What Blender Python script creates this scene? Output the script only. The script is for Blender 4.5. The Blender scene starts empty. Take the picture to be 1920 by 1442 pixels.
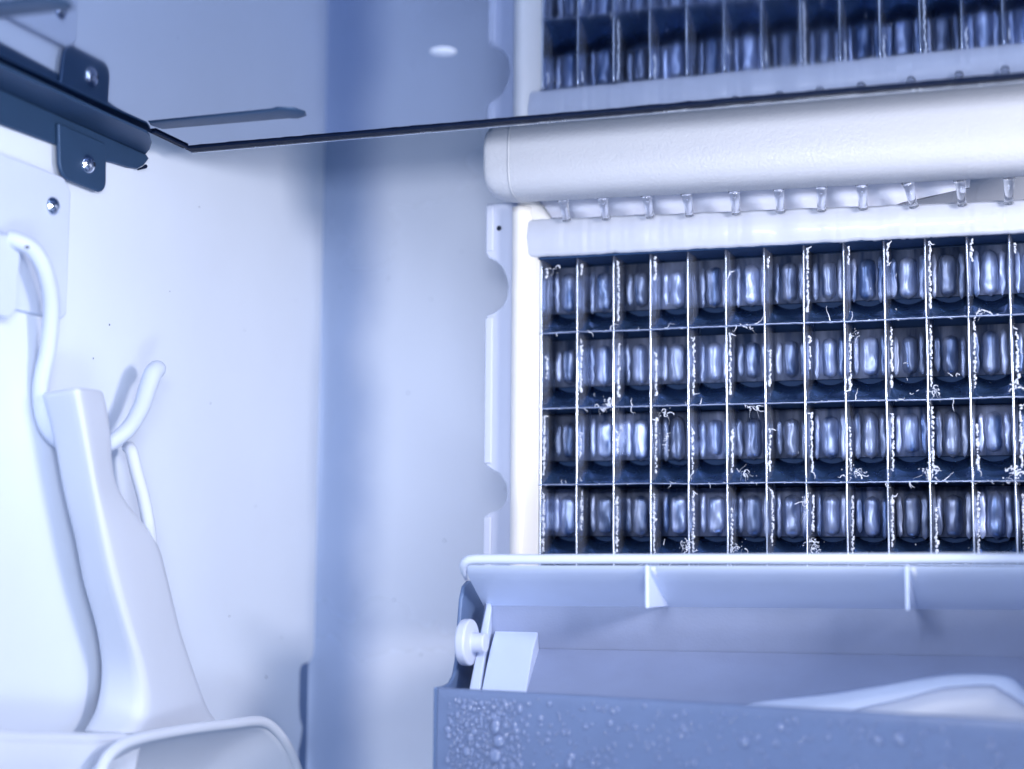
import bpy, bmesh, math, random
from mathutils import Vector, Matrix, noise
random.seed(7)
S = 0.001                      # everything below is written in millimetres
scene = bpy.context.scene
C = bpy.data.collections.new("scene"); scene.collection.children.link(C)

# ------------------------------------------------------------------ camera
cd = bpy.data.cameras.new("camera"); cam = bpy.data.objects.new("camera", cd); C.objects.link(cam)
yaw, pit, rol = 0.33144, 0.10943, 0.00754
fwd = Vector((-math.sin(yaw)*math.cos(pit), math.cos(yaw)*math.cos(pit), math.sin(pit)))
rgt = Vector((math.cos(yaw), math.sin(yaw), 0)); upv = rgt.cross(fwd)
r2 = rgt*math.cos(rol) + upv*math.sin(rol); u2 = -rgt*math.sin(rol) + upv*math.cos(rol)
M = Matrix((r2, u2, -fwd)).transposed().to_4x4(); M.translation = Vector((142.3, -439.5, -65.835))*S
cam.matrix_world = M
cd.sensor_width = 36; cd.lens = 2970.8/1920*36
cd.clip_start = 0.01; cd.clip_end = 20
cd.dof.use_dof = True; cd.dof.focus_distance = 0.437; cd.dof.aperture_fstop = 7.0
scene.camera = cam
# ------------------------------------------------------------------ world, lamps, exposure
w = bpy.data.worlds.new("World"); scene.world = w; w.use_nodes = True
bg = w.node_tree.nodes["Background"]; bg.inputs[0].default_value = (0.06, 0.22, 0.52, 1); bg.inputs[1].default_value = 0.32
def area(name, loc, aim, size, power, col, sy=None):
    l = bpy.data.lights.new(name, 'AREA'); l.energy = power; l.color = col; l.size = size*S
    if sy: l.shape = 'RECTANGLE'; l.size_y = sy*S
    o = bpy.data.objects.new(name, l); C.objects.link(o); o.location = Vector(loc)*S
    o.rotation_euler = (Vector(aim)-Vector(loc)).to_track_quat('-Z', 'Y').to_euler(); return o
area("key_lamp", (145, -360, -195), (40, -30, -30), 130, 0.58, (0.79, 0.86, 1.0), 60)
side = area("side_lamp", (290, -215, 8), (20, 30, -10), 75, 0.43, (1.0, 0.945, 0.95), 50); side.data.spread = math.radians(110)
area("high_lamp", (62, -300, 6), (-70, 57, 30), 80, 0.46, (0.90, 0.92, 1.0), 22)
scene.view_settings.view_transform = 'Standard'; scene.view_settings.look = 'None'
scene.view_settings.exposure = 0.0; scene.view_settings.gamma = 1.0
scene.render.engine = 'CYCLES'

# ------------------------------------------------------------------ materials
def mat(name, col, rough=0.5, metal=0.0, bump=0.0, bscale=900, var=0.0, vscale=60, trans=0.0, coat=0.0,
        spec=0.5, sss=0.0, aniso=0.0, stretch=(1,1,1), emis=None, rvar=0.0, detail=3):
    m = bpy.data.materials.new(name); m.use_nodes = True; nt = m.node_tree; N = nt.nodes; L = nt.links
    b = N["Principled BSDF"]; b.inputs["Base Color"].default_value = (*col, 1)
    b.inputs["Roughness"].default_value = rough; b.inputs["Metallic"].default_value = metal
    b.inputs["Transmission Weight"].default_value = trans; b.inputs["Coat Weight"].default_value = coat
    b.inputs["Coat Roughness"].default_value = 0.08
    b.inputs["Specular IOR Level"].default_value = spec; b.inputs["Anisotropic"].default_value = aniso
    if sss:
        b.inputs["Subsurface Weight"].default_value = sss; b.inputs["Subsurface Scale"].default_value = 0.003
        b.inputs["Subsurface Radius"].default_value = (1.0, 0.9, 0.9)
    tc = N.new("ShaderNodeTexCoord"); mp = N.new("ShaderNodeMapping"); mp.inputs["Scale"].default_value = stretch
    L.new(tc.outputs["Object"], mp.inputs[0])
    if bump:
        n = N.new("ShaderNodeTexNoise"); n.inputs["Scale"].default_value = bscale; n.inputs["Detail"].default_value = detail
        bp = N.new("ShaderNodeBump"); bp.inputs["Strength"].default_value = bump; bp.inputs["Distance"].default_value = 0.0004
        L.new(mp.outputs[0], n.inputs["Vector"]); L.new(n.outputs[0], bp.inputs["Height"]); L.new(bp.outputs[0], b.inputs["Normal"])
    if var or rvar:
        n2 = N.new("ShaderNodeTexNoise"); n2.inputs["Scale"].default_value = vscale; n2.inputs["Detail"].default_value = 4
        L.new(mp.outputs[0], n2.inputs["Vector"])
        if var:
            mr = N.new("ShaderNodeMapRange"); mr.inputs[1].default_value = .3; mr.inputs[2].default_value = .7
            mr.inputs[3].default_value = 1-var; mr.inputs[4].default_value = 1+var*0.5
            L.new(n2.outputs[0], mr.inputs[0])
            mx = N.new("ShaderNodeMix"); mx.data_type = 'RGBA'; mx.blend_type = 'MULTIPLY'; mx.inputs[0].default_value = 1
            mx.inputs[6].default_value = (*col, 1); L.new(mr.outputs[0], mx.inputs[7]); L.new(mx.outputs[2], b.inputs["Base Color"])
        if rvar:
            mr2 = N.new("ShaderNodeMapRange"); mr2.inputs[1].default_value = .35; mr2.inputs[2].default_value = .7
            mr2.inputs[3].default_value = max(rough-rvar, .02); mr2.inputs[4].default_value = rough+rvar
            L.new(n2.outputs[0], mr2.inputs[0]); L.new(mr2.outputs[0], b.inputs["Roughness"])
    return m
WP = mat("white_panel_plastic", (0.70, 0.77, 0.90), .45, bump=.05, bscale=300, var=.05, vscale=14)
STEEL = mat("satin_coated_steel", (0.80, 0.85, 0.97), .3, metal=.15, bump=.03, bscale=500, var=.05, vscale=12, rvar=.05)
PLATE = mat("polished_steel", (0.245, 0.32, 0.47), .06, metal=1.0, bump=.02, bscale=60, stretch=(1, .15, 1), rvar=.02, vscale=25)
TRIM = mat("black_rubber_trim", (0.002, 0.008, 0.03), .6, bump=.2, bscale=1500, spec=.12)
BRK = mat("dark_grey_steel", (0.028, 0.07, 0.155), .5, metal=.35, bump=.15, bscale=2500, var=.08, vscale=80)
CHROME = mat("screw_steel", (0.75, 0.82, 0.95), .16, metal=1.0)
HOOKP = mat("hook_plastic", (0.58, 0.65, 0.80), .5, spec=.3, var=.03, vscale=50)
SCOOP = mat("scoop_plastic", (0.63, 0.68, 0.79), .6, spec=.2, sss=.15, var=.03, vscale=30)
FRAME = mat("frame_plastic", (0.52, 0.57, 0.72), .4, sss=.2, bump=.05, bscale=350)
BAR = mat("translucent_bar_plastic", (0.70, 0.70, 0.70), .28, sss=.4, bump=.25, bscale=180, coat=.3, stretch=(1,1,.4))
STRIP = mat("wet_white_strip", (0.46, 0.50, 0.60), .42, sss=.25, bump=.5, bscale=110, coat=.12, stretch=(1,1,1))
FOAM = mat("frosted_foam_tube", (0.45, 0.48, 0.55), .5, sss=.25, bump=.35, bscale=1300, detail=2, rvar=.2, vscale=1500)
FIN = mat("nickel_fin", (0.72, 0.80, 0.95), .22, metal=.9, bump=.25, bscale=300, stretch=(1,1,.25), rvar=.12, vscale=200)
SHELF = mat("nickel_divider", (0.06, 0.13, 0.29), .25, metal=.7, bump=.35, bscale=150, rvar=.12, vscale=150)
CUP = mat("nickel_mold_wall", (0.26, 0.33, 0.58), .44, metal=.6, bump=.22, bscale=260, stretch=(1,1,.08), rvar=.08, vscale=90)
def corner_shade(m, x0, x1, shaded, lit):
    """corner shade painted into the base colour, fading out unevenly along x (metres)"""
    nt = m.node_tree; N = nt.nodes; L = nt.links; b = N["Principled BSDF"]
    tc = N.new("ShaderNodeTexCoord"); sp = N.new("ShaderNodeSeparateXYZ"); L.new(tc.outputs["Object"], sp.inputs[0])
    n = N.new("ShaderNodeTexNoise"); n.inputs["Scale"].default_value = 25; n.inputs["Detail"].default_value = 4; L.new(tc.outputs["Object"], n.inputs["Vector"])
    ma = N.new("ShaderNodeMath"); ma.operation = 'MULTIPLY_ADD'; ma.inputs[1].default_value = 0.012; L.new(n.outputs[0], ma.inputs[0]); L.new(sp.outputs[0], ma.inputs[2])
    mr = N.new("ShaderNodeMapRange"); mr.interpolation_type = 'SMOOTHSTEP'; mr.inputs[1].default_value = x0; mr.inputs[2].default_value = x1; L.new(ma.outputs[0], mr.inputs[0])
    mx = N.new("ShaderNodeMix"); mx.data_type = 'RGBA'; mx.inputs[6].default_value = (*shaded, 1); mx.inputs[7].default_value = (*lit, 1)
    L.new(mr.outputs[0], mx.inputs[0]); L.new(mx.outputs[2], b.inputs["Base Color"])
corner_shade(STEEL, -0.086, -0.064, (0.30, 0.39, 0.60), (0.78, 0.83, 0.95))
def frosty(m, dark, pale, scale, lo, hi):
    """dark wet metal under uneven milky ice"""
    nt = m.node_tree; N = nt.nodes; L = nt.links; b = N["Principled BSDF"]
    tc = N.new("ShaderNodeTexCoord"); mp = N.new("ShaderNodeMapping"); mp.inputs["Scale"].default_value = (1, 1, .16)
    oi = N.new("ShaderNodeObjectInfo"); ad = N.new("ShaderNodeVectorMath"); ad.operation = 'ADD'
    n = N.new("ShaderNodeTexNoise"); n.inputs["Scale"].default_value = scale; n.inputs["Detail"].default_value = 5; n.inputs["Distortion"].default_value = .6
    L.new(tc.outputs["Object"], mp.inputs[0]); L.new(mp.outputs[0], ad.inputs[0]); L.new(oi.outputs["Random"], ad.inputs[1]); L.new(ad.outputs[0], n.inputs["Vector"])
    cr = N.new("ShaderNodeValToRGB"); cr.color_ramp.elements[0].position = lo; cr.color_ramp.elements[1].position = hi
    cr.color_ramp.elements[0].color = (*dark, 1); cr.color_ramp.elements[1].color = (*pale, 1)
    L.new(n.outputs[0], cr.inputs[0])
    rr = N.new("ShaderNodeMapRange"); rr.inputs[3].default_value = .55; rr.inputs[4].default_value = 1.15; L.new(oi.outputs["Random"], rr.inputs[0])
    mm = N.new("ShaderNodeMix"); mm.data_type = 'RGBA'; mm.blend_type = 'MULTIPLY'; mm.inputs[0].default_value = 1
    L.new(cr.outputs[0], mm.inputs[6]); L.new(rr.outputs[0], mm.inputs[7]); L.new(mm.outputs[2], b.inputs["Base Color"])
frosty(CUP, (0.07, 0.12, 0.26), (0.50, 0.58, 0.82), 230, .36, .68)
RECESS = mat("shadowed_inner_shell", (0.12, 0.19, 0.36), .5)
FLAP_SHADE = mat("shaded_flap_plastic", (0.25, 0.30, 0.45), .45, bump=.15, bscale=1500, var=.06, vscale=80)  # darker flap plastic, the trough's shade put into the colour
PATCHW = mat("light_patch_white", (0.66, 0.70, 0.82), .4, sss=.1)
TRIMS = mat("bare_corner_steel", (0.33, 0.42, 0.62), .55, metal=.25, bump=.03, bscale=400)
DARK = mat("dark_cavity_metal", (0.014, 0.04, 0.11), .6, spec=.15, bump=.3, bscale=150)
FROST = mat("white_ice_crumbs", (0.70, 0.76, 0.90), .3, bump=.5, bscale=2500, sss=.2, coat=.5)
TANK = mat("tank_plastic", (0.14, 0.195, 0.345), .38, bump=.25, bscale=1400, var=.05, vscale=120)
FLAP = mat("flap_plastic", (0.57, 0.66, 0.86), .42, bump=.06, bscale=1300, var=.04, vscale=60)
UNDER = mat("pale_divider_underside", (0.22, 0.30, 0.52), .4, metal=.3, bump=.3, bscale=200, var=.5, vscale=140)
EDGE = mat("wet_divider_edge", (0.42, 0.50, 0.72), .3, metal=.5, bump=.3, bscale=400, var=.45, vscale=160)
CLEAR = mat("clear_nozzle_plastic", (0.86, 0.9, 1.0), .08, trans=.92)
WATER = mat("water_drop", (0.18, 0.235, 0.40), .07, coat=.8)
WATER.node_tree.nodes["Principled BSDF"].inputs["IOR"].default_value = 1.33
HOLE = mat("black_hole", (0.003, 0.01, 0.03), .8)

# ------------------------------------------------------------------ helpers
def tag(o, label=None, cat=None, group=None, kind=None):
    if label: o["label"] = label
    if cat: o["category"] = cat
    if group: o["group"] = group
    if kind: o["kind"] = kind
    return o
def empty(name, loc, label=None, cat=None):
    o = bpy.data.objects.new(name, None); C.objects.link(o); o.location = Vector(loc)*S; o.empty_display_size = .01
    o["_l"] = [float(c) for c in loc]; tag(o, label, cat); return o
def wloc(o):
    v = Vector((0, 0, 0))
    while o: v = v + o.location; o = o.parent
    return v
def obj(name, bm, m, parent=None, smooth=False, bevel=0, sub=0, seg=2, org=None):
    me = bpy.data.meshes.new(name); bmesh.ops.recalc_face_normals(bm, faces=bm.faces)
    bmesh.ops.scale(bm, vec=(S, S, S), verts=bm.verts)
    o = bpy.data.objects.new(name, me); C.objects.link(o)
    base = wloc(parent) if parent else Vector((0, 0, 0))
    og = Vector(org)*S if org else base
    bmesh.ops.translate(bm, vec=-og, verts=bm.verts)
    if parent: o.parent = parent
    o.location = og - base
    bm.to_mesh(me); bm.free(); me.materials.append(m)
    if smooth:
        for p in me.polygons: p.use_smooth = True
    if bevel:
        b = o.modifiers.new("bevel", 'BEVEL'); b.width = bevel*S; b.segments = seg; b.limit_method = 'ANGLE'; b.angle_limit = math.radians(35)
        for p in me.polygons: p.use_smooth = True
        wn = o.modifiers.new("wn", 'WEIGHTED_NORMAL'); wn.keep_sharp = False
    if sub:
        s = o.modifiers.new("sub", 'SUBSURF'); s.levels = sub; s.render_levels = sub
    return o
def box(bm, x0, x1, y0, y1, z0, z1):
    v = [bm.verts.new(p) for p in ((x0,y0,z0),(x1,y0,z0),(x1,y1,z0),(x0,y1,z0),(x0,y0,z1),(x1,y0,z1),(x1,y1,z1),(x0,y1,z1))]
    for f in ((0,3,2,1),(4,5,6,7),(0,1,5,4),(1,2,6,5),(2,3,7,6),(3,0,4,7)): bm.faces.new([v[i] for i in f])
    return v
def extr(bm, pts, a, b, axis):
    """closed outline pts extruded from a to b along axis ('x': pts are (y,z); 'y': (x,z); 'z': (x,y))"""
    def P(p, t): return {'x': (t, p[0], p[1]), 'y': (p[0], t, p[1]), 'z': (p[0], p[1], t)}[axis]
    A = [bm.verts.new(P(p, a)) for p in pts]; B = [bm.verts.new(P(p, b)) for p in pts]; n = len(pts)
    bm.faces.new(A); bm.faces.new(B[::-1])
    for i in range(n): bm.faces.new((A[i], A[(i+1) % n], B[(i+1) % n], B[i]))
def loft(bm, rings, closed=True, caps=True):
    R = [[bm.verts.new(p) for p in r] for r in rings]; n = len(R[0])
    for a, b in zip(R, R[1:]):
        for i in range(n if closed else n-1): bm.faces.new((a[i], a[(i+1) % n], b[(i+1) % n], b[i]))
    if caps and closed: bm.faces.new(R[0][::-1]); bm.faces.new(R[-1])
    return R
def smoothpath(pts, n=6):
    P = [Vector(p) for p in pts]; out = []
    for i in range(len(P)-1):
        p0 = P[max(i-1, 0)]; p1 = P[i]; p2 = P[i+1]; p3 = P[min(i+2, len(P)-1)]
        for k in range(n):
            t = k/n
            out.append(.5*((2*p1)+(-p0+p2)*t+(2*p0-5*p1+4*p2-p3)*t*t+(-p0+3*p1-3*p2+p3)*t**3))
    out.append(P[-1]); return out
def tube(bm, path, rad, n=10, caps=True):
    path = [Vector(p) for p in path]; rings = []; up = Vector((0.31, 0.2, .93)).normalized(); k = len(path)
    for i, p in enumerate(path):
        t = (path[min(i+1, k-1)]-path[max(i-1, 0)]).normalized()
        a = t.cross(up)
        if a.length < 1e-3: a = t.cross(Vector((1, 0, 0)))
        a.normalize(); b = t.cross(a).normalized(); up = -(b if b.dot(up) < 0 else -b)
        r = rad[i] if isinstance(rad, (list, tuple)) else rad
        rings.append([p + a*r*math.cos(2*math.pi*j/n) + b*r*math.sin(2*math.pi*j/n) for j in range(n)])
    loft(bm, rings, True, caps)
def arc(cx, cy, r, a0, a1, n=8):
    return [(cx+r*math.cos(math.radians(a0+(a1-a0)*i/n)), cy+r*math.sin(math.radians(a0+(a1-a0)*i/n))) for i in range(n+1)]
def dome(bm, c, axis, r, h, n=20, rings=6):
    ax = Vector(axis).normalized(); a = ax.cross(Vector((.1, .2, 1))).normalized(); b = ax.cross(a); c = Vector(c); R = []
    for i in range(rings):
        t = i/rings*math.pi/2
        R.append([c + ax*h*math.sin(t) + (a*math.cos(2*math.pi*j/n)+b*math.sin(2*math.pi*j/n))*r*math.cos(t) for j in range(n)])
    V = loft(bm, R, True, False); tip = bm.verts.new(c+ax*h)
    for j in range(n): bm.faces.new((V[-1][j], V[-1][(j+1) % n], tip))
    bm.faces.new(V[0][::-1])

ICO = {}
def ico(bm, sub):
    """verts of a fresh unit ball appended to bm"""
    if sub not in ICO:
        t = bmesh.new(); bmesh.ops.create_icosphere(t, subdivisions=sub, radius=1.0); t.verts.index_update()
        ICO[sub] = ([v.co.copy() for v in t.verts], [[v.index for v in f.verts] for f in t.faces]); t.free()
    vs, fs = ICO[sub]; V = [bm.verts.new(c) for c in vs]
    for f in fs: bm.faces.new([V[i] for i in f])
    return V
# ------------------------------------------------------------------ setting: walls of the machine
bm = bmesh.new()                                   # white liner panel on the left, with its stepped lower rear corner
out = [(-520, 190), (55, 190), (55, -60)] + arc(49.5, -96, 5.5, 0, -90, 6) + arc(47.4, -104.5, 3, 90, 180, 4) + \
      [(44.5, -114.9), (45.3, -119.1), (47.4, -122.3), (46.3, -126.5), (44.8, -129.7), (44.4, -250), (-520, -250)]
extr(bm, out, -100.4, -98, 'x')
side = obj("side_wall", bm, WP, bevel=.8); tag(side, kind="structure")
bm = bmesh.new()
ell = [(-80-26*math.cos(math.radians(t)), 47+10*math.sin(math.radians(t))) for t in range(0, 91, 5)]
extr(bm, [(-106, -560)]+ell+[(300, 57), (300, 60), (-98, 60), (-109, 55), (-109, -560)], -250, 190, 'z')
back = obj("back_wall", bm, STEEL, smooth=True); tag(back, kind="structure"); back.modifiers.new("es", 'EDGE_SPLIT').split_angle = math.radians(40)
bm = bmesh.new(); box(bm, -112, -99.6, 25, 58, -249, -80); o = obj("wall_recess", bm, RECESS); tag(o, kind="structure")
bm = bmesh.new(); random.seed(5)
for y, z, r in ((-75, -4, .35), (-30, 38, .25), (-20, -20, .3), (10, -50, .25), (-60, -60, .3), (30, -92, .3), (-45, 10, .2), (0, 5, .22), (-82, -14, .3), (35, 20, .22), (-5, -84, .3), (20, -104, .45)):
    dome(bm, (-98.02, y, z), (1, 0, 0), r, .08, 7, 2)
for x, z, r in ((-66, -10, .3), (-58, 22, .22), (-52, -60, .3), (-70, -80, .35), (-60, -98, .3), (-47, 38, .2), (-74, 30, .25)): dome(bm, (x, 57.02, z), (0, -1, 0), r, .08, 7, 2)
o = obj("wall_specks", bm, BRK); tag(o, kind="stuff")
bm = bmesh.new()                                   # unseen low wall added on the right to shade the flap and tank
extr(bm, [(-250, -50.5), (56.5, -50.5), (56.5, -249), (-250, -249)], 152, 155, 'x')
o = obj("right_light_blocker", bm, WP, bevel=1.0); tag(o, kind="structure")

# ------------------------------------------------------------------ polished plate overhead
pl = empty("steel_plate", (25, -150, 47.5), "polished steel plate overhead, mirroring the grid above its black rear edge", "metal plate")
bm = bmesh.new(); box(bm, -86.4, 260, -270, -60.4, 47.6, 49.4); obj("plate_sheet", bm, PLATE, pl)
bm = bmesh.new(); box(bm, -85.3, 260, -60.4, -57.0, 47.1, 49.6)
bmesh.ops.subdivide_edges(bm, edges=[e for e in bm.edges if abs(e.verts[0].co.x-e.verts[1].co.x) > 100], cuts=220, use_grid_fill=True)
for v in bm.verts: v.co.z += .12*noise.noise(v.co*.35); v.co.y += .22*noise.noise(v.co*.5)
obj("rear_edge_trim", bm, TRIM, pl, smooth=False)
bm = bmesh.new(); box(bm, -85.3, 260, -57.0, -56.5, 46.8, 48.2); obj("edge_lip", bm, FIN, pl)
bm = bmesh.new(); box(bm, -85.3, -83.4, -78.5, -61.5, 46.95, 47.55); obj("side_edge_trim", bm, TRIM, pl, bevel=.2)
for (x0, x1, y) in ((-82, -37, -83), (-110, -47, -171)):
    bm = bmesh.new(); rings = []
    for x, r in ((x0, .3), (x0+1.5, 4.2), (x1-7, 4.8), (x1-5, 5.8), (x1-1.6, 4.2), (x1, .3)):
        rings.append([(x, y-r, 47.59), (x, y-r*.6, 47.59-.1*r), (x, y+r*.6, 47.59-.1*r), (x, y+r, 47.59)])
    loft(bm, rings); obj("pressed_rib", bm, BRK, pl, smooth=True)
bm = bmesh.new(); dome(bm, (14.3, -117, 47.59), (0, 0, -1), 3.0, .4); obj("reflection_spot", bm, HOOKP, pl, smooth=True)  # pale disc standing for a bright spot reflected in the plate

# ------------------------------------------------------------------ dark bracket under the plate
br = empty("steel_bracket", (-97, -100, 42), "dark grey steel angle bracket on the left wall under the polished plate, round ended", "bracket")
bm = bmesh.new()
o_ = [(-300, 46.0), (-62, 46.0)] + [(-60.6, 45.2), (-61.6, 44.2), (-63.2, 42.6), (-66.2, 41.0), (-70.5, 40.3), (-78, 39.8)] + [(-84.5, 38.9), (-125, 37.6), (-300, 33)]
extr(bm, o_, -97.8, -96.4, 'x'); obj("upright_flange", bm, BRK, br, bevel=.45, seg=3)
bm = bmesh.new(); extr(bm, [(-97.8, -300), (-87.5, -300), (-84.9, -110), (-84.1, -82), (-85.2, -78.8), (-89, -71.5), (-93, -66), (-97.8, -60.8)], 46.05, 46.85, 'z'); obj("level_flange", bm, BRK, br, bevel=.3, seg=2)
bm = bmesh.new()
t_ = [(-105.2, 43.5), (-84.2, 43.5), (-83.6, 41.0)] + arc(-86.6, 33.2, 3.4, 0, -90, 6) + arc(-99.6, 34.4, 4.6, -100, -180, 6)
extr(bm, t_, -96.35, -95.1, 'x'); tab = obj("mounting_tab", bm, BRK, br, bevel=.5, seg=3)
bm = bmesh.new(); dome(bm, (-95.1, -92.2, 35.9), (1, -.1, 0), 2.6, 1.5, 28, 8)
scr = obj("screw", bm, CHROME, tab, smooth=True)
bm = bmesh.new(); dome(bm, (-93.62, -91.2, 35.9), (1, 0, 0), .7, .1, 6, 2); obj("socket", bm, HOLE, tab)
bm = bmesh.new(); tube(bm, [(-96.3, -66.5, 40.6), (-95.8, -65.0, 41.4), (-95.4, -63.9, 42.1), (-95.8, -63.2, 41.8)], [.2, .35, .6, .1], 6)
obj("burr", bm, TRIM, br)

# ------------------------------------------------------------------ scoop hook with its mounting plate
hk = empty("wall_hook", (-95.9, -116.2, -6.5), "white plastic wall hook with mounting plate and rounded up-curved tip", "hook")
bm = bmesh.new(); o_ = [(-291.4, 30.6), (-100.2, 30.6), (-97.2, 27.4), (-97.0, -4.4)] + [(-99.2, -6.1), (-291.4, -9.7)]
extr(bm, o_, -97.8, -96.3, 'x'); obj("mounting_plate", bm, HOOKP, hk, bevel=.5)
bm = bmesh.new(); o_ = [(-291.4, 7.8), (-121.5, 10.2), (-121.9, -7.2), (-124.6, -9.7), (-291.4, -17.2)]
extr(bm, o_, -96.3, -92.7, 'x'); obj("hook_base", bm, HOOKP, hk, bevel=.8, seg=3)
bm = bmesh.new(); dome(bm, (-96.2, -105.1, 22.0), (1, -.1, 0), 2.4, 1.5, 28, 8); obj("screw", bm, CHROME, hk, smooth=True)
path = smoothpath([(-93.6, -125.5, 9.6), (-91.6, -124.2, 9.0), (-90.0, -120.8, 7.5), (-89.4, -116.6, 3.0), (-90.5, -112.0, -4.4), (-92.5, -109.6, -14.5), (-95, -108.6, -25.1),
    (-95.4, -104.8, -34.1), (-95.4, -94.7, -38.4), (-93, -85.0, -38.0), (-88.5, -80.4, -33.5), (-87.4, -75.4, -27.3), (-87.4, -72.0, -21.0), (-87.4, -69.2, -16.5), (-87.4, -65.2, -14.6)])
n_ = len(path); rad = [2.05 + .45*min(1, max(0, (i/n_-.65)*4)) for i in range(n_)]
rad[-1] = .6; rad[-2] = 1.5; rad[-3] = 1.9; rad[-4] = 2.3
bm = bmesh.new(); tube(bm, path, rad, 18); obj("hook_rod", bm, HOOKP, hk, smooth=True)
bm = bmesh.new(); dome(bm, (-89.5, -123.8, 7.9), (1, -.7, 0), .8, .3, 12, 3); obj("pin_hole", bm, HOLE, hk)

# ------------------------------------------------------------------ ice scoop hanging on the hook
sc = empty("ice_scoop", (-83.1, -87.5, -110.6), "white plastic ice scoop hanging by its long tapered handle on the wall hook", "scoop")
PL = [(-110.4, -26.6),(-106.1, -34.2),(-100.1, -49.8),(-94.7, -61.7),(-90.6, -72.4),(-83.9, -84.8),(-81.2, -95.7),(-83.8, -105.1),(-90.2, -111.0)]
PE = [(-116.6, -26.1),(-113.2, -35.0),(-107.2, -50.2),(-102.6, -61.8),(-97.6, -72.2),(-90.6, -84.2),(-84.0, -95.2),(-82.0, -104.7),(-88.4, -111.0)]
PR = [(-95.4,-24.6),(-91.7,-33),(-87.5,-48.5),(-68.2,-61.2),(-60.8,-72.6),(-54,-85.8),(-45.8,-97.8),(-37.3,-108.7),(-31,-113.1)]
PLs = smoothpath([(-93.8, *p) for p in PL], 4); PEs = smoothpath([(-78.9, *p) for p in PE], 4); PRs = smoothpath([(-85.3, *p) for p in PR], 4)
rings = []
for a, b, c in zip(PLs, PEs, PRs):
    d = Vector((a.x, c.y+1.5, (a.z+c.z)/2))
    ring = []
    for p, q in ((a, b), (b, c), (c, d), (d, a)):
        for t in (.05, .5, .95): ring.append(p.lerp(q, t))
    rings.append(ring)
top = [sum((Vector(p) for p in rings[0]), Vector())/12]
r0 = [p.lerp(top[0], .12)+Vector((0, 0, .5)) for p in rings[0]]
bm = bmesh.new(); loft(bm, [[p.lerp(top[0], .6)+Vector((0, 0, .55)) for p in rings[0]], r0]+rings); obj("handle", bm, SCOOP, sc, smooth=True, sub=1)
bm = bmesh.new()                                   # outer strand round the slot of the handle
pa = smoothpath([(-92.5, -72.4, -37.0), (-90, -74.6, -38.6), (-88.5, -74.2, -44.2), (-87, -73, -50.5), (-86, -71.8, -57), (-86.5, -68.5, -63), (-88.5, -66, -70)], 6)
tube(bm, pa, [1.7 if i < len(pa)*.65 else 1.7-1.3*(i/len(pa)-.65)/.35 for i in range(len(pa))], 14); obj("handle_strand", bm, SCOOP, sc, smooth=True)
# bowl: rim curve near the camera, closed towards the wall
rim = smoothpath([(-74.6, -109.8, -122.3), (-74.6, -107.2, -116.3), (-74.6, -103.0, -112.9), (-74.6, -93.7, -111.0), (-74.6, -71.0, -110.8), (-74.6, -45.6, -111.6), (-74.6, -28.0, -112.5),
    (-74.6, -18.7, -115.7), (-74.6, -10.4, -121.4), (-74.6, -3.6, -128.9), (-74.6, 1.7, -139.3)], 5)
bm = bmesh.new(); tube(bm, rim, 1.5, 12); obj("bowl_rim", bm, SCOOP, sc, smooth=True)
bm = bmesh.new(); ctr = Vector((-89.5, -57.7, -155.2)); rings = []
for k, f in enumerate((0, .04, .12, .3, .6, 1.0)):
    rings.append([Vector((-74.6-[0, 2, 5, 9, 13, 16][k], p.y, p.z)).lerp(Vector((-93.8, -57.7, -155.2)), f*.55) for p in rim])
loft(bm, rings, closed=False, caps=False); o = obj("bowl", bm, SCOOP, sc, smooth=True)
sol = o.modifiers.new("s", 'SOLIDIFY'); sol.thickness = 1.2*S
bm = bmesh.new(); rg = smoothpath([(-83.1, -185.2, -99.5), (-83.1, -134.9, -106.6), (-83.1, -114.8, -108.9), (-83.1, -91.7, -111.5), (-81.0, -83.2, -112.2)], 5); tube(bm, rg, 1.7, 12)
obj("bowl_rim", bm, SCOOP, sc, smooth=True)
bm = bmesh.new(); rings = [[p+Vector((dx, 0, dz)) for p in rg] for dx, dz in ((0, 0), (1, -2), (0, -8), (-4, -24))]
loft(bm, rings, closed=False, caps=False); o = obj("bowl_side", bm, SCOOP, sc, smooth=True); o.modifiers.new("s", 'SOLIDIFY').thickness = 1.2*S

# ------------------------------------------------------------------ evaporator grid
ev = empty("evaporator_grid", (70, 0, -66), "shiny nickel ice mould grid of tall cells in white frame, crusted with ice crumbs", "ice maker grid")
W, H = 11.0, 22.204; NC = 15; TOPZ = 21.9; D = 11.5
def zline(k): return -H*k                             # k = 0 is the first divider below the top row
XR = NC*W
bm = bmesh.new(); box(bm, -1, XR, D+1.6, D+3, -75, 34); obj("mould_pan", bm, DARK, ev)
# vertical fins, one per column line, each slightly bent
for i in range(NC):
    bm = bmesh.new(); ph = random.random()*50; zs = [TOPZ+.1-(TOPZ+.1+74)*k/40 for k in range(41)]
    rings = []
    for z in zs:
        dx = .18*noise.noise(Vector((ph, z*.05, 0)))+.10*noise.noise(Vector((ph, z*.4, 5)))
        wv = .30+.10*noise.noise(Vector((ph+9, z*.5, 0)))
        near = min(abs(z-zline(k)) for k in range(4)); wv *= .75 if near < 1.0 else 1
        x = i*W+dx
        rings.append([(x-wv, .35, z), (x-.15, -.15, z), (x+.2, -.15, z), (x+wv, .35, z), (x+.5, 4, z), (x+.9, D+1.5, z), (x-.9, D+1.5, z), (x-.5, 4, z)])
    loft(bm, rings); obj("fin", bm, FIN, ev, smooth=True)
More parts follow.
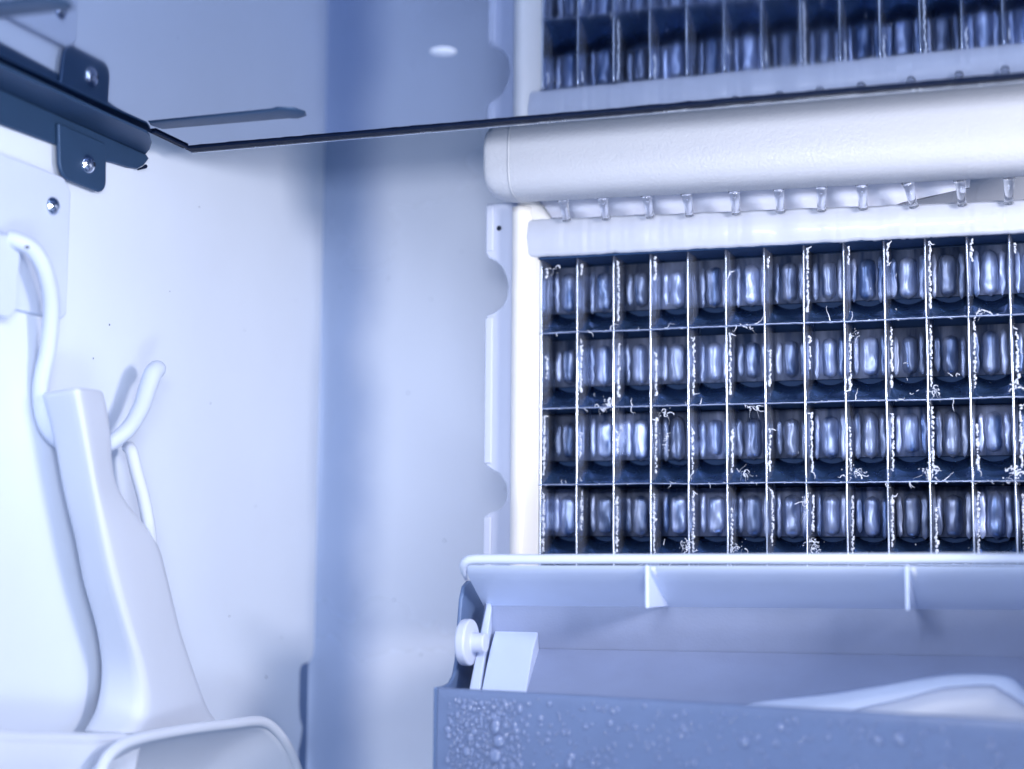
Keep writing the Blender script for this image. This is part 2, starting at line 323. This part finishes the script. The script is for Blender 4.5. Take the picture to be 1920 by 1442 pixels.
# sloping dividers, one per row line
for k in range(0, 5):
    bm = bmesh.new(); rings = []; nn = 150
    for j in range(nn+1):
        x = -.4 + XR*j/nn; z = zline(k)+.22*noise.noise(Vector((x*.05, k*7, 0)))+.12*noise.noise(Vector((x*.6, k*7, 3)))
        u = ((x % W)/W-.5)*2; sag = 2.6*(1-u*u)             # the divider is dished inside every cell
        t = .26+.12*noise.noise(Vector((x*.9, k*3, 8)))
        rings.append([(x, .1, z-t), (x, -.25, z), (x, .1, z+t), (x, 4, z+1.4+t-.1*sag), (x, 8, z+4.2-.45*sag), (x, D+1.5, z+8.6-sag), (x, D+1.5, z+7.4-sag), (x, 7, z+2.2-.4*sag)])
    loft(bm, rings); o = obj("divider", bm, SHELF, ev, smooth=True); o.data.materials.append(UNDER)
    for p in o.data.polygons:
        if p.normal.z < -.2: p.material_index = 1  # undersides get the paler material
    bm = bmesh.new(); P = [(r[1][0], -.42, r[1][2]) for r in rings]
    tube(bm, P, [.17+.09*noise.noise(Vector((p[0]*.7, k*3, 1)))+.05*noise.noise(Vector((p[0]*3, k, 4))) for p in P], 6); obj("divider_edge", bm, EDGE, ev, smooth=True)
# vertical ice-mould bosses on the back of every cell
def lozenge(bm, cx, z0, z1, r, dep, y0, n=9):
    hh = (z1-z0)/2; zc = (z0+z1)/2; rings = []; m = 14
    for j in range(m+1):
        v = -1+2*j/m; f = (1-abs(v)**7)**.5 if abs(v) < 1 else 0.02; f = max(f, .06)
        rings.append([(cx-r*f*math.cos(math.pi*q/(n-1)), y0-dep*f*math.sin(math.pi*q/(n-1))**.55, zc+hh*v) for q in range(n)])
    loft(bm, rings, closed=False, caps=False)
protos = []
for s in range(12):
    random.seed(40+s); bm = bmesh.new(); U = random.uniform
    a = U(-.3, .3); top = U(18.9, 20.4); bot = U(7.0, 8.6)
    c = 5.5+a; r = U(2.0, 2.5)
    lozenge(bm, c, bot, top, r, U(2.2, 3.0), D, 13)
    lozenge(bm, c-r-U(1.3, 1.6), bot+U(-.2, 1.2), top+U(-.5, .8), U(.8, 1.15), U(.6, 1.1), D)
    lozenge(bm, c+r+U(1.1, 1.5), bot+U(-1.4, .3), top+U(-.5, .8), U(.8, 1.15), U(.6, 1.1), D)
    box(bm, .4, 10.6, D+.1, D+.7, 7.6, 21.4)
    for v in bm.verts:
        v.co.y += .5*noise.noise(Vector((v.co.x*.4+s*11, 0, v.co.z*.22))); v.co.x += .3*noise.noise(v.co*.5+Vector((0, s*9, 0)))
    o = obj("mould_cell", bm, CUP, ev, smooth=True); protos.append(o)
used = set(); random.seed(3)
for k in range(4):
    for i in range(NC-1):
        p = random.choice(protos)
        if p.name in used: o = p.copy(); C.objects.link(o)
        else: o = p; used.add(p.name)
        o.location = p.location if False else Vector((i*W, 0, zline(k)))*S - ev.location + Vector((0, 0, 0))
        o["_c"] = 1
base0 = ev.location.copy()
for o in [o for o in C.objects if o.get("_c")]:
    o.location = o.location + base0; del o["_c"]      # mesh data is already written relative to the grid's origin
for p in protos:
    if p.name not in used: bpy.data.objects.remove(p)
# frame: flange with notches, bar, top strip
bm = bmesh.new()
fl = [(-7.5, 40.2), (-17.6, 40.2), (-17.8, 38), (-17.8, 25.4)] + [(-16.6, 23.6), (-14.2, 22.4), (-12.4, 20.6), (-11.0, 17.6), (-10.4, 14.6), (-10.9, 11.2), (-12.6, 8.4), (-15.2, 6.9), (-17.2, 6.2)] + \
     [(-17.4, 4), (-17.0, -38.6), (-15.4, -39.6), (-12.6, -41.2), (-10.7, -44), (-10.2, -46.8), (-10.7, -49.2), (-12.6, -51.6), (-15.4, -52.4), (-16.8, -53.0), (-16.8, -72), (-7.5, -72)]
extr(bm, fl, .0, 1.6, 'y'); obj("side_flange", bm, FRAME, ev, bevel=.5, seg=3)
for z0, z1 in ((25.6, 39.6), (-38, 5.4), (-70, -53.6)):
    bm = bmesh.new(); box(bm, -17.3, -15.0, -.7, -.05, z0, z1); obj("flange_ridge", bm, FRAME, ev, bevel=.35, seg=3)
bm = bmesh.new(); dome(bm, (-13.4, -.05, 32.4), (0, -1, 0), .8, .06, 16, 2); obj("screw_hole", bm, HOLE, ev)
bm = bmesh.new(); rings = []
for j in range(60):
    z = -74+(37.5+74)*j/59; q = .22*noise.noise(Vector((0, 3, z*.12)))
    rings.append([(-8.0+q*.4, 0, z), (-8.1+q*.4, -3.4, z), (-7.3+q*.3, -4.8+q, z), (-5.2, -5.2+q, z), (-4.2, -4.6, z), (-.55, -.9+q*.3, z), (-.5, 11, z), (-8, 11, z)])
loft(bm, rings); obj("side_bar", bm, BAR, ev, smooth=True)
bm = bmesh.new(); rings = []
for x, h0, h1 in ((-8.2, 33, 37), (-7.6, 31, 38.6), (-6.0, 31, 41.6), (-4.6, 31, 43.4), (-3.2, 30, 42.6), (-1.2, 29, 40.6), (1.0, 28, 38.4), (3.0, 28, 35.6), (4.4, 28, 33), (4.8, 28, 31)):
    h0 = max(h0, 31.5); h1 = max(h1, h0+.3); rings.append([(x, 0, h0), (x, -2.4, h0), (x, -3.0, (h0+h1)/2), (x, -2.4, h1-.4), (x, 0, h1)])
loft(bm, rings); obj("bar_end_tip", bm, BAR, ev, smooth=True, sub=1)
bm = bmesh.new(); rings = []
for j in range(240):
    x = -4+(XR+6)*j/239; zt = 33.9-3.4*max(0, min(1, x/136))+.35*noise.noise(Vector((x*.11, 0, 0)))+.15*noise.noise(Vector((x*.5, 0, 0)))
    zb = 22.9-.9*max(0, min(1, x/136))+.25*noise.noise(Vector((x*.2, 5, 0)))+.14*noise.noise(Vector((x*.8, 5, 0)))
    y = -3.2+.3*noise.noise(Vector((x*.15, 9, 0)))+.15*noise.noise(Vector((x*.7, 9, 0)))
    rings.append([(x, -.6, zb-.3), (x, -2.6, zb-.3), (x, y, zb+.5), (x, y-.5, (zb+zt)/2), (x, y-.1, zt-.9), (x, y+.8, zt), (x, 2.5, zt+.2), (x, -.6, zt-.5)])
loft(bm, rings); obj("top_strip", bm, STRIP, ev, smooth=True)
bm = bmesh.new(); extr(bm, [(-4, 23.2), (88, 23.2), (92, 29.5), (104, 33), (122, 36), (124, 62), (-4, 62)], 2.6, 4, 'y'); obj("rear_plate", bm, FRAME, ev)
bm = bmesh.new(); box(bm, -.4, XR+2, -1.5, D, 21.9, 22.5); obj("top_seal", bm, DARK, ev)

# ice crumbs clinging along the fins: far too many bits to count
random.seed(11); bm = bmesh.new()
def blob(p, r, sx=1., sz=1.):
    vs = ico(bm, 1); rot = Matrix.Rotation(random.random()*6, 3, 'Y') @ Matrix.Rotation(random.random()*6, 3, 'X')
    for v in vs:
        c = rot @ (v.co*r*(1+random.uniform(-.35, .35))); v.co = Vector((c.x*sx, c.y*.8, c.z*sz)) + Vector(p)
def strand(p, n=7, st=.7, r=.13, bias=(0, 0, -.3)):
    P = [Vector(p)]; d = Vector((random.uniform(-1, 1), random.uniform(-.2, .2), random.uniform(-1, 1))).normalized()
    for _ in range(n):
        d = (d + Vector((random.uniform(-.7, .7), random.uniform(-.25, .25), random.uniform(-.7, .7))) + Vector(bias)).normalized(); P.append(P[-1]+d*st)
    tube(bm, P, [r*(1-.75*i/n)*random.uniform(.7, 1.3) for i in range(n+1)], 5)
for i in range(NC):
    for k in range(-1, 4):
        if k == -1: continue
        z1 = zline(k-1)-2.2 if k > 0 else TOPZ-1.0; z0 = zline(k)+3.0
        a = random.random()
        lo = z0 + (z1-z0)*random.choice((0, 0, 0, .1, .35)); hi = z1 - (z1-z0)*random.choice((0, 0, .05, .1, .3))
        if k == 0 and i not in (2, 7, 10): lo = z1-4.5*random.uniform(.6, 1.4); 
        z = hi; x = i*W+1.35
        off = random.uniform(.9, 1.7)
        while z > lo:
            x = i*W+off+.25*noise.noise(Vector((i*3, k*5, z*.7)))+.45*(z-lo)/(hi-lo+.1)*.3
            th = .20+.42*abs(noise.noise(Vector((i*7, k*5, z*.45))))+.12*random.random()
            blob((x+random.uniform(-.2, .2), .1+random.uniform(-.2, .2), z), th*random.uniform(.7, 1.2), random.uniform(.7, 1.3), random.uniform(1, 1.8)); z -= th*random.choice((.8, .95, 1.3, 1.3, 2.6))
        if random.random() < .7: strand((i*W+1.4, -.1, hi), random.randint(2, 4), .4, .26, (.25, 0, .15))
        if random.random() < .3: strand((i*W+1.4, -.1, lo), random.randint(3, 6), .45, .2)
for k in range(0, 4):                                # bits sitting on the divider fronts
    for _ in range(36):
        x = random.uniform(0, XR-6); blob((x, -.25, zline(k)+.2*random.uniform(-1, 1)), random.uniform(.1, .26), random.uniform(1, 2.4), 1)
    for _ in range(9):
        x = random.uniform(10, XR-6); strand((x, -.3, zline(k)+.2), random.randint(4, 9), .5, .17, (.1, 0, .05))
def walk(x, z, n, r, a=None, curl=.55, y=-.25):
    """crusty thread: a bent chain of uneven crumbs"""
    a = random.uniform(0, 6.3) if a is None else a; c = random.uniform(-curl, curl)
    for q in range(n):
        if random.random() < .08: c = random.uniform(-curl, curl)
        a += c*.6+random.uniform(-.25, .25); rr = r*(.45+.9*abs(noise.noise(Vector((x*2, y, z*2)))))*(1-.5*q/n)
        x += math.cos(a)*rr*1.1; z += math.sin(a)*rr*1.1
        blob((x, y+random.uniform(-.08, .08), z), rr, random.uniform(.7, 1.4), random.uniform(.7, 1.4))
def cluster(x, z, rx, rz, nb, ns, big=.3):
    for _ in range(nb//2): blob((random.gauss(x, rx*.5), random.uniform(-.4, .3), random.gauss(z, rz*.5)), random.uniform(.05, big*.6), random.uniform(.6, 1.5), random.uniform(.7, 1.9))
    for _ in range(2+ns//3): walk(random.gauss(x, rx*.35), random.gauss(z, rz*.35), random.randint(7, 20), random.uniform(.16, .34)*(.7+big), random.choice((1.4, 1.6, -1.5, 0, 3.1, None)))
    for _ in range(ns//3): strand((random.gauss(x, rx*.4), -.2, random.gauss(z, rz*.4)), random.randint(3, 8), .5, .05, (0, .1, -.35))
for _ in range(46):
    k = random.randint(0, 3); i = random.randint(0, 13)
    walk(i*W+random.uniform(.3, 9), zline(k)+random.choice((.3, .3, 17, 12, 5))*random.random(), random.randint(5, 16), random.uniform(.10, .24))
for c in ((20.5, -21.2, 1.6, 1.8, 60, 12, .5), (18, -22.3, 2.5, .5, 24, 6), (36.5, -24, 2.2, 1.2, 10, 10), (24.5, -28.5, 1.3, 2.2, 26, 8, .2), (37.5, -33, 1.4, 4, 20, 9, .2),
          (62, -23, 2.4, 1.6, 14, 12), (60.5, -41.5, 3, 1.2, 14, 12, .25), (77, -50, 1.0, 6, 60, 12, .35), (90, -42, 2.6, 2.4, 34, 16, .35), (110, -42, 2.2, 2.2, 60, 16, .5),
          (131.5, -43, 2.8, 2.5, 50, 14, .5), (43.5, -62, 1.8, 2.4, 50, 16, .35), (58, -62, 2.2, 1.6, 20, 10), (79, -62, 2, 2.2, 60, 18, .35), (120, -64, 1.6, 1.6, 20, 8),
          (112, -20, 1.6, 1.4, 26, 10), (124, 1, 2.2, .8, 10, 8), (91, -4.5, 1.8, 4, 12, 8, .2), (132.5, -19, 1.2, 2, 30, 8, .4), (5, 18.5, 2.5, 1.8, 10, 5, .22), (62, -1, 1.5, .6, 5, 4)):
    cluster(*c)
o = obj("ice_crumbs", bm, FROST, ev, smooth=True); tag(o, kind="stuff")

# ------------------------------------------------------------------ foam-white water tube over the grid
tb = empty("water_tube", (70, -15, 47), "thick frosted white foam tube lying above the mould grid, right under the plate edge", "tube")
bm = bmesh.new(); rings = []
def sec(x, r, cz, n=40, dep=9.5):
    out = []
    for j in range(n):
        a = 2*math.pi*j/n; c, q = math.cos(a), math.sin(a); rr = (abs(c)**3.4+abs(q)**3.4)**(-1/3.4)
        out.append((x, -15+dep*c*rr*min(1, r/9), cz+r*q*rr))
    return out
for x, f in ((-10.3, .35), (-10.2, .6), (-9.7, .8), (-8.8, .91), (-7.2, .965), (-5.2, .99), (-3, 1.0)): rings.append(sec(x, 11.0*f, 48.0))
for j in range(120):
    x = -1.5+j*1.45; r = 11.0+1.5*max(0, min(1, x/136)); rings.append(sec(x, r+.1*noise.noise(Vector((x*.1, 2, 0))), 48.0-.9*max(0, min(1, x/136))))
loft(bm, rings); obj("tube_body", bm, FOAM, tb, smooth=True)
bm = bmesh.new(); loft(bm, [sec(x, r, 48.0, 40, d) for x, r, d in ((-2.6, 10.8, 9.4), (-2.5, 11.08, 9.6), (-1.9, 11.08, 9.6), (-1.8, 10.8, 9.4))]); obj("seam_ring", bm, FOAM, tb, smooth=True)
for x, t in ((9.3, 0), (21.2, .1), (34.3, -.1), (45.8, 0), (59.2, .2), (71.7, .1), (83.1, .5), (94.3, .1), (107.4, -.9), (120.3, -.2), (132.4, .3), (143, 0)):
    bm = bmesh.new(); zt = 36.9-2.6*x/136; zb = 33.2-3.4*x/136
    P = [(x+t*.9, -9.2, zt+1.0), (x+t*.5, -8.0, zt-.5), (x, -6.2, zb+1), (x-t*.4, -5.0, zb-.6)]
    tube(bm, smoothpath(P, 4), [1.75, 1.65, 1.55, 1.45, 1.35, 1.3, 1.25, 1.2, 1.2, 1.2, 1.25, 1.3, 1.3], 16); obj("nozzle", bm, CLEAR, tb, smooth=True)

# ------------------------------------------------------------------ hinged trough flap below the grid
LIGHT_PATCH_A = [(50, -106), (63.7, -102.3), (75.5, -100.3), (89.7, -98.3), (102.3, -95.8), (112.2, -93.8), (119.5, -92.8), (129.8, -93.0), (134.3, -96.2), (142, -104)]
LIGHT_PATCH_B = [(84, -106), (95.6, -101.6), (105.4, -99.0), (112.7, -96.7), (117.5, -95.6), (126.4, -94.9), (129.2, -96.1), (134.4, -99.5), (142, -107)]
fp = empty("trough_flap", (60, -30, -90), "pale plastic trough flap with rounded lip, triangular ribs and round pivot at its left", "flap")
XE = 190
A1, B1, C1, D1 = (-47, -66.6), (-24.5, -77.6), (-23, -89.6), (-60, -108)
def flapx(y, z): return -9.0 + (-66.6-z)*.18 if z > -80 else -6.6+(-80-z)*.16
bm = bmesh.new(); n = 40; rings = []
for (y, z, xl) in ((-49.6, -66.9, -4.2), (-48.8, -65.9, -5.4), (-47.4, -65.75, -5.9), (-45.6, -66.3, -6.0)):
    rings.append([(xl+(XE-xl)*j/n, y, z+.0082*(xl+(XE-xl)*j/n)) for j in range(n+1)])
bm.free()
def L(z, x): return z+.0085*x
def panel(name, prof, thick, bev=.3, m=FLAP):
    """prof: list of (y, z, xleft); a sheet with its own thickness running to the right"""
    bm = bmesh.new(); up = []; dn = []
    for (y, z, xl) in prof:
        up.append([bm.verts.new((xl+(XE-xl)*j/12, y, L(z, xl+(XE-xl)*j/12))) for j in range(13)])
        dn.append([bm.verts.new((xl+(XE-xl)*j/12, y+thick*.7, L(z, xl+(XE-xl)*j/12)-thick)) for j in range(13)])
    for a, b in zip(up, up[1:]):
        for j in range(12): bm.faces.new((a[j], a[j+1], b[j+1], b[j]))
    for a, b in zip(dn, dn[1:]):
        for j in range(12): bm.faces.new((a[j], b[j], b[j+1], a[j+1]))
    for a, b in ((up[0], dn[0]), (up[-1], dn[-1])):
        for j in range(12): bm.faces.new((a[j], a[j+1], b[j+1], b[j]))
    for i in range(len(prof)-1): bm.faces.new((up[i][0], up[i+1][0], dn[i+1][0], dn[i][0])); bm.faces.new((up[i][-1], up[i+1][-1], dn[i+1][-1], dn[i][-1]))
    return obj(name, bm, m, fp, bevel=bev)
panel("upper_panel", [(-47.4, -67.6, -4.9), (-45.5, -69.0, -5.6), (-41, -71.2, -6.2), (-24.5, -77.9, -8.6)], 1.0)
panel("lower_panel", [(-24.4, -78.1, -8.6), (-22.5, -90.0, -7.2)], 1.0, m=FLAP_SHADE)
panel("trough_floor", [(-22.6, -90.2, -7.2), (-26, -92.0, -6), (-58, -107.5, 2)], 1.2, m=FLAP_SHADE)
bm = bmesh.new(); pth = [(-7.2, -41.5, -71.4), (-6.7, -44.6, -69.6), (-6.0, -47.0, -67.9), (-5.2, -47.8, -66.8), (-3.9, -47.9, -66.2), (-2.0, -47.9, -66.05)] + [(x, -47.9, L(-66.05, x)+.06*noise.noise(Vector((x*.1, 0, 0)))) for x in range(4, XE, 6)]
tube(bm, pth, [.4, .8, 1.1, 1.25, 1.3]+[1.3]*(len(pth)-5), 12); obj("lip", bm, HOOKP, fp, smooth=True)
for x0 in (43.2, 107.2):
    bm = bmesh.new(); extr(bm, [(-47.6, -67.4), (-47.2, -78.4), (-25.2, -78.4), (-40.5, -70.3)], x0, x0+1.0, 'x')
    for v in bm.verts: v.co.z += .0085*x0
    obj("rib", bm, FLAP, fp, bevel=.3)
    bm = bmesh.new(); tube(bm, [(x0+1.9, -46.8, L(-67.6, x0)), (x0+2.1, -44.5, L(-68.6, x0)), (x0+2.2, -41, L(-70.4, x0)), (x0+2.0, -37.5, L(-72.3, x0))], [.9, 1.5, 1.3, .2], 10)
    obj("rib_glint", bm, FROST, fp, smooth=True)  # white blob modelled as the glint on top of the rib
bm = bmesh.new()                                   # left end plate of the flap
loft(bm, [[(-7.8, -24.5, -77.6), (-6.4, -28, -79.0), (-4.6, -46, -101), (-3.6, -58, -108), (-8.6, -22, -108), (-8.2, -22, -80)],
          [(-6.2, -24.5, -77.6), (-4.6, -28, -79.0), (-1.6, -46, -101), (-.2, -58, -108), (-6.6, -22, -108), (-6.6, -22, -80)]])
obj("end_plate", bm, FLAP, fp, bevel=.4)
bm = bmesh.new(); loft(bm, [[(-5.6, -22.8, -85.6), (7.0, -22.8, -85.6), (8.0, -22.8, -101), (-4, -22.8, -101)], [(-3.6, -32, -90.0), (8.6, -32, -90.0), (10.8, -45, -101.5), (-1.6, -45, -101.5)]])
obj("corner_block", bm, FLAP, fp, bevel=.4)
pv = [(-8.4, 5.6), (-8.1, 6.1), (-5.8, 6.2), (-5.5, 5.8), (-5.2, 2.6), (-1.5, 2.6)]
bm = bmesh.new(); loft(bm, [[(x, -41+r*math.cos(2*math.pi*j/28), -88+r*math.sin(2*math.pi*j/28)) for j in range(28)] for x, r in pv]); obj("pivot_pin", bm, FRAME, fp, bevel=.4, seg=3)
# raised pale shapes standing in for patches of light in the trough
for m_, y0, pts in ((FLAP, -48, LIGHT_PATCH_A), (PATCHW, -56, LIGHT_PATCH_B)):
    bm = bmesh.new(); P = smoothpath([(x, y0, z) for x, z in pts], 4)
    loft(bm, [[p, p+Vector((0, 5, .8)), p+Vector((0, 6, -2)), p+Vector((0, 4, -16)), p+Vector((0, -3, -16)), p+Vector((0, -1, -2))] for p in P])
    obj("light_patch_ridge", bm, m_, fp, smooth=True)

# ------------------------------------------------------------------ tank in front
tk = empty("water_tank", (60, -75, -135), "grey blue plastic tank with thin rim and dewy front wall, below the flap", "tank")
rimp = [(-6.9, -61.6), (-6.2, -62.2), (33.5, -68.3), (70.8, -76.6), (103.6, -83.6), (134.5, -90.2), (190, -101)]
bm = bmesh.new(); rings = []
for z, o_ in ((-98.4, 0), (-99.6, -.45), (-101, -.5), (-118, -.9), (-150, -1.8)):
    rings.append([(x, y+o_, z) for x, y in rimp]+[(x, y+o_+2.2, z) for x, y in rimp[::-1]])
loft(bm, rings); obj("front_wall", bm, TANK, tk, bevel=.25)
bm = bmesh.new(); extr(bm, [(-61.5, -98.3), (-52, -98.6), (-45, -98.3), (-40, -96.6), (-36.8, -93), (-35.2, -86), (-33.5, -77), (-31.5, -73.4), (-28, -72), (-5, -72), (-5, -150), (-61.5, -150)], -12.4, -11.2, 'x')
for v in bm.verts: v.co.x += (v.co.y+35)*-.16 if v.co.y < -35 else 0
obj("end_wall", bm, RECESS, tk, bevel=.4)

# ------------------------------------------------------------------ water drops
random.seed(21)
def yfront(x):
    for (xa, ya), (xb, yb) in zip(rimp, rimp[1:]):
        if xa <= x <= xb: return ya+(yb-ya)*(x-xa)/(xb-xa)-.55
    return -62
def drop(bm, x, z, r, sz=1.15):
    vs = ico(bm, 2); y = yfront(x)-(-99-z)*.03
    a, b = random.uniform(.8, 1.25), sz*random.uniform(.85, 1.3)
    for v in vs:
        c = v.co*r; c.x *= a*(1+.2*noise.noise(c*2+Vector((x, z, 0)))); c.z *= b; c.y *= .6
        if c.z < 0: c.y *= 1.15
        v.co = c+Vector((x, y, z))
bm = bmesh.new(); placed = []
def tryput(x, z, r):
    for (a, b, c) in placed:
        if (a-x)**2+(b-z)**2 < ((c+r)*.92)**2: return False
    placed.append((x, z, r)); return True
big = [(16.5, -102.4, 1.0), (18.8, -101.0, .6), (10, -107, 1.5), (9.4, -104.6, .9), (11, -110.4, 1.6), (30, -114.5, 1.35), (30.6, -112.9, 1.0), (24, -109.5, .7), (60, -115, .9), (74, -106.5, 1.0), (82.5, -102.8, .9), (93.5, -101.3, .7),
       (104.5, -104.3, 1.1), (109, -103.6, 1.3), (113, -106, .8), (80, -113.8, .9), (94, -112.6, .9), (99, -110.3, .7), (118, -109, 1.1), (122, -113, 1), (128, -104, .9), (126, -116, 1.2), (10, -114, 1.5), (2, -113.5, 1.0), (3, -110, 1.1), (57, -101.9, .8),
       (134, -110, 1.0), (88, -104.8, .6), (70, -112, .6), (40.5, -104.4, .7)]
for x, z, r in big:
    placed.append((x, z, r)); b2 = bmesh.new(); drop(b2, x, z, r); obj("water_drop", b2, WATER, tk, smooth=True)
for _ in range(3200):
    x = random.gauss(5.5, 6.5); z = random.uniform(-122, -100.6); r = random.choice((.3, .4, .5, .6, .75))
    if x < -3.5 or x > 22 or (z > -101.5-(x < 0)*2 and random.random() < .6): continue
    if x > 12+random.random()*8: continue
    if tryput(x, z, r): drop(bm, x, z, r)
for _ in range(1100):
    x = random.uniform(0, 150); z = random.uniform(-122, -99.8); r = random.choice((.15, .2, .3, .4, .5, .65))
    if tryput(x, z, r) : drop(bm, x, z, r)
o = obj("dew", bm, WATER, tk, smooth=True); tag(o, kind="stuff")

for o in list(C.objects):
    if "_l" in o: del o["_l"]
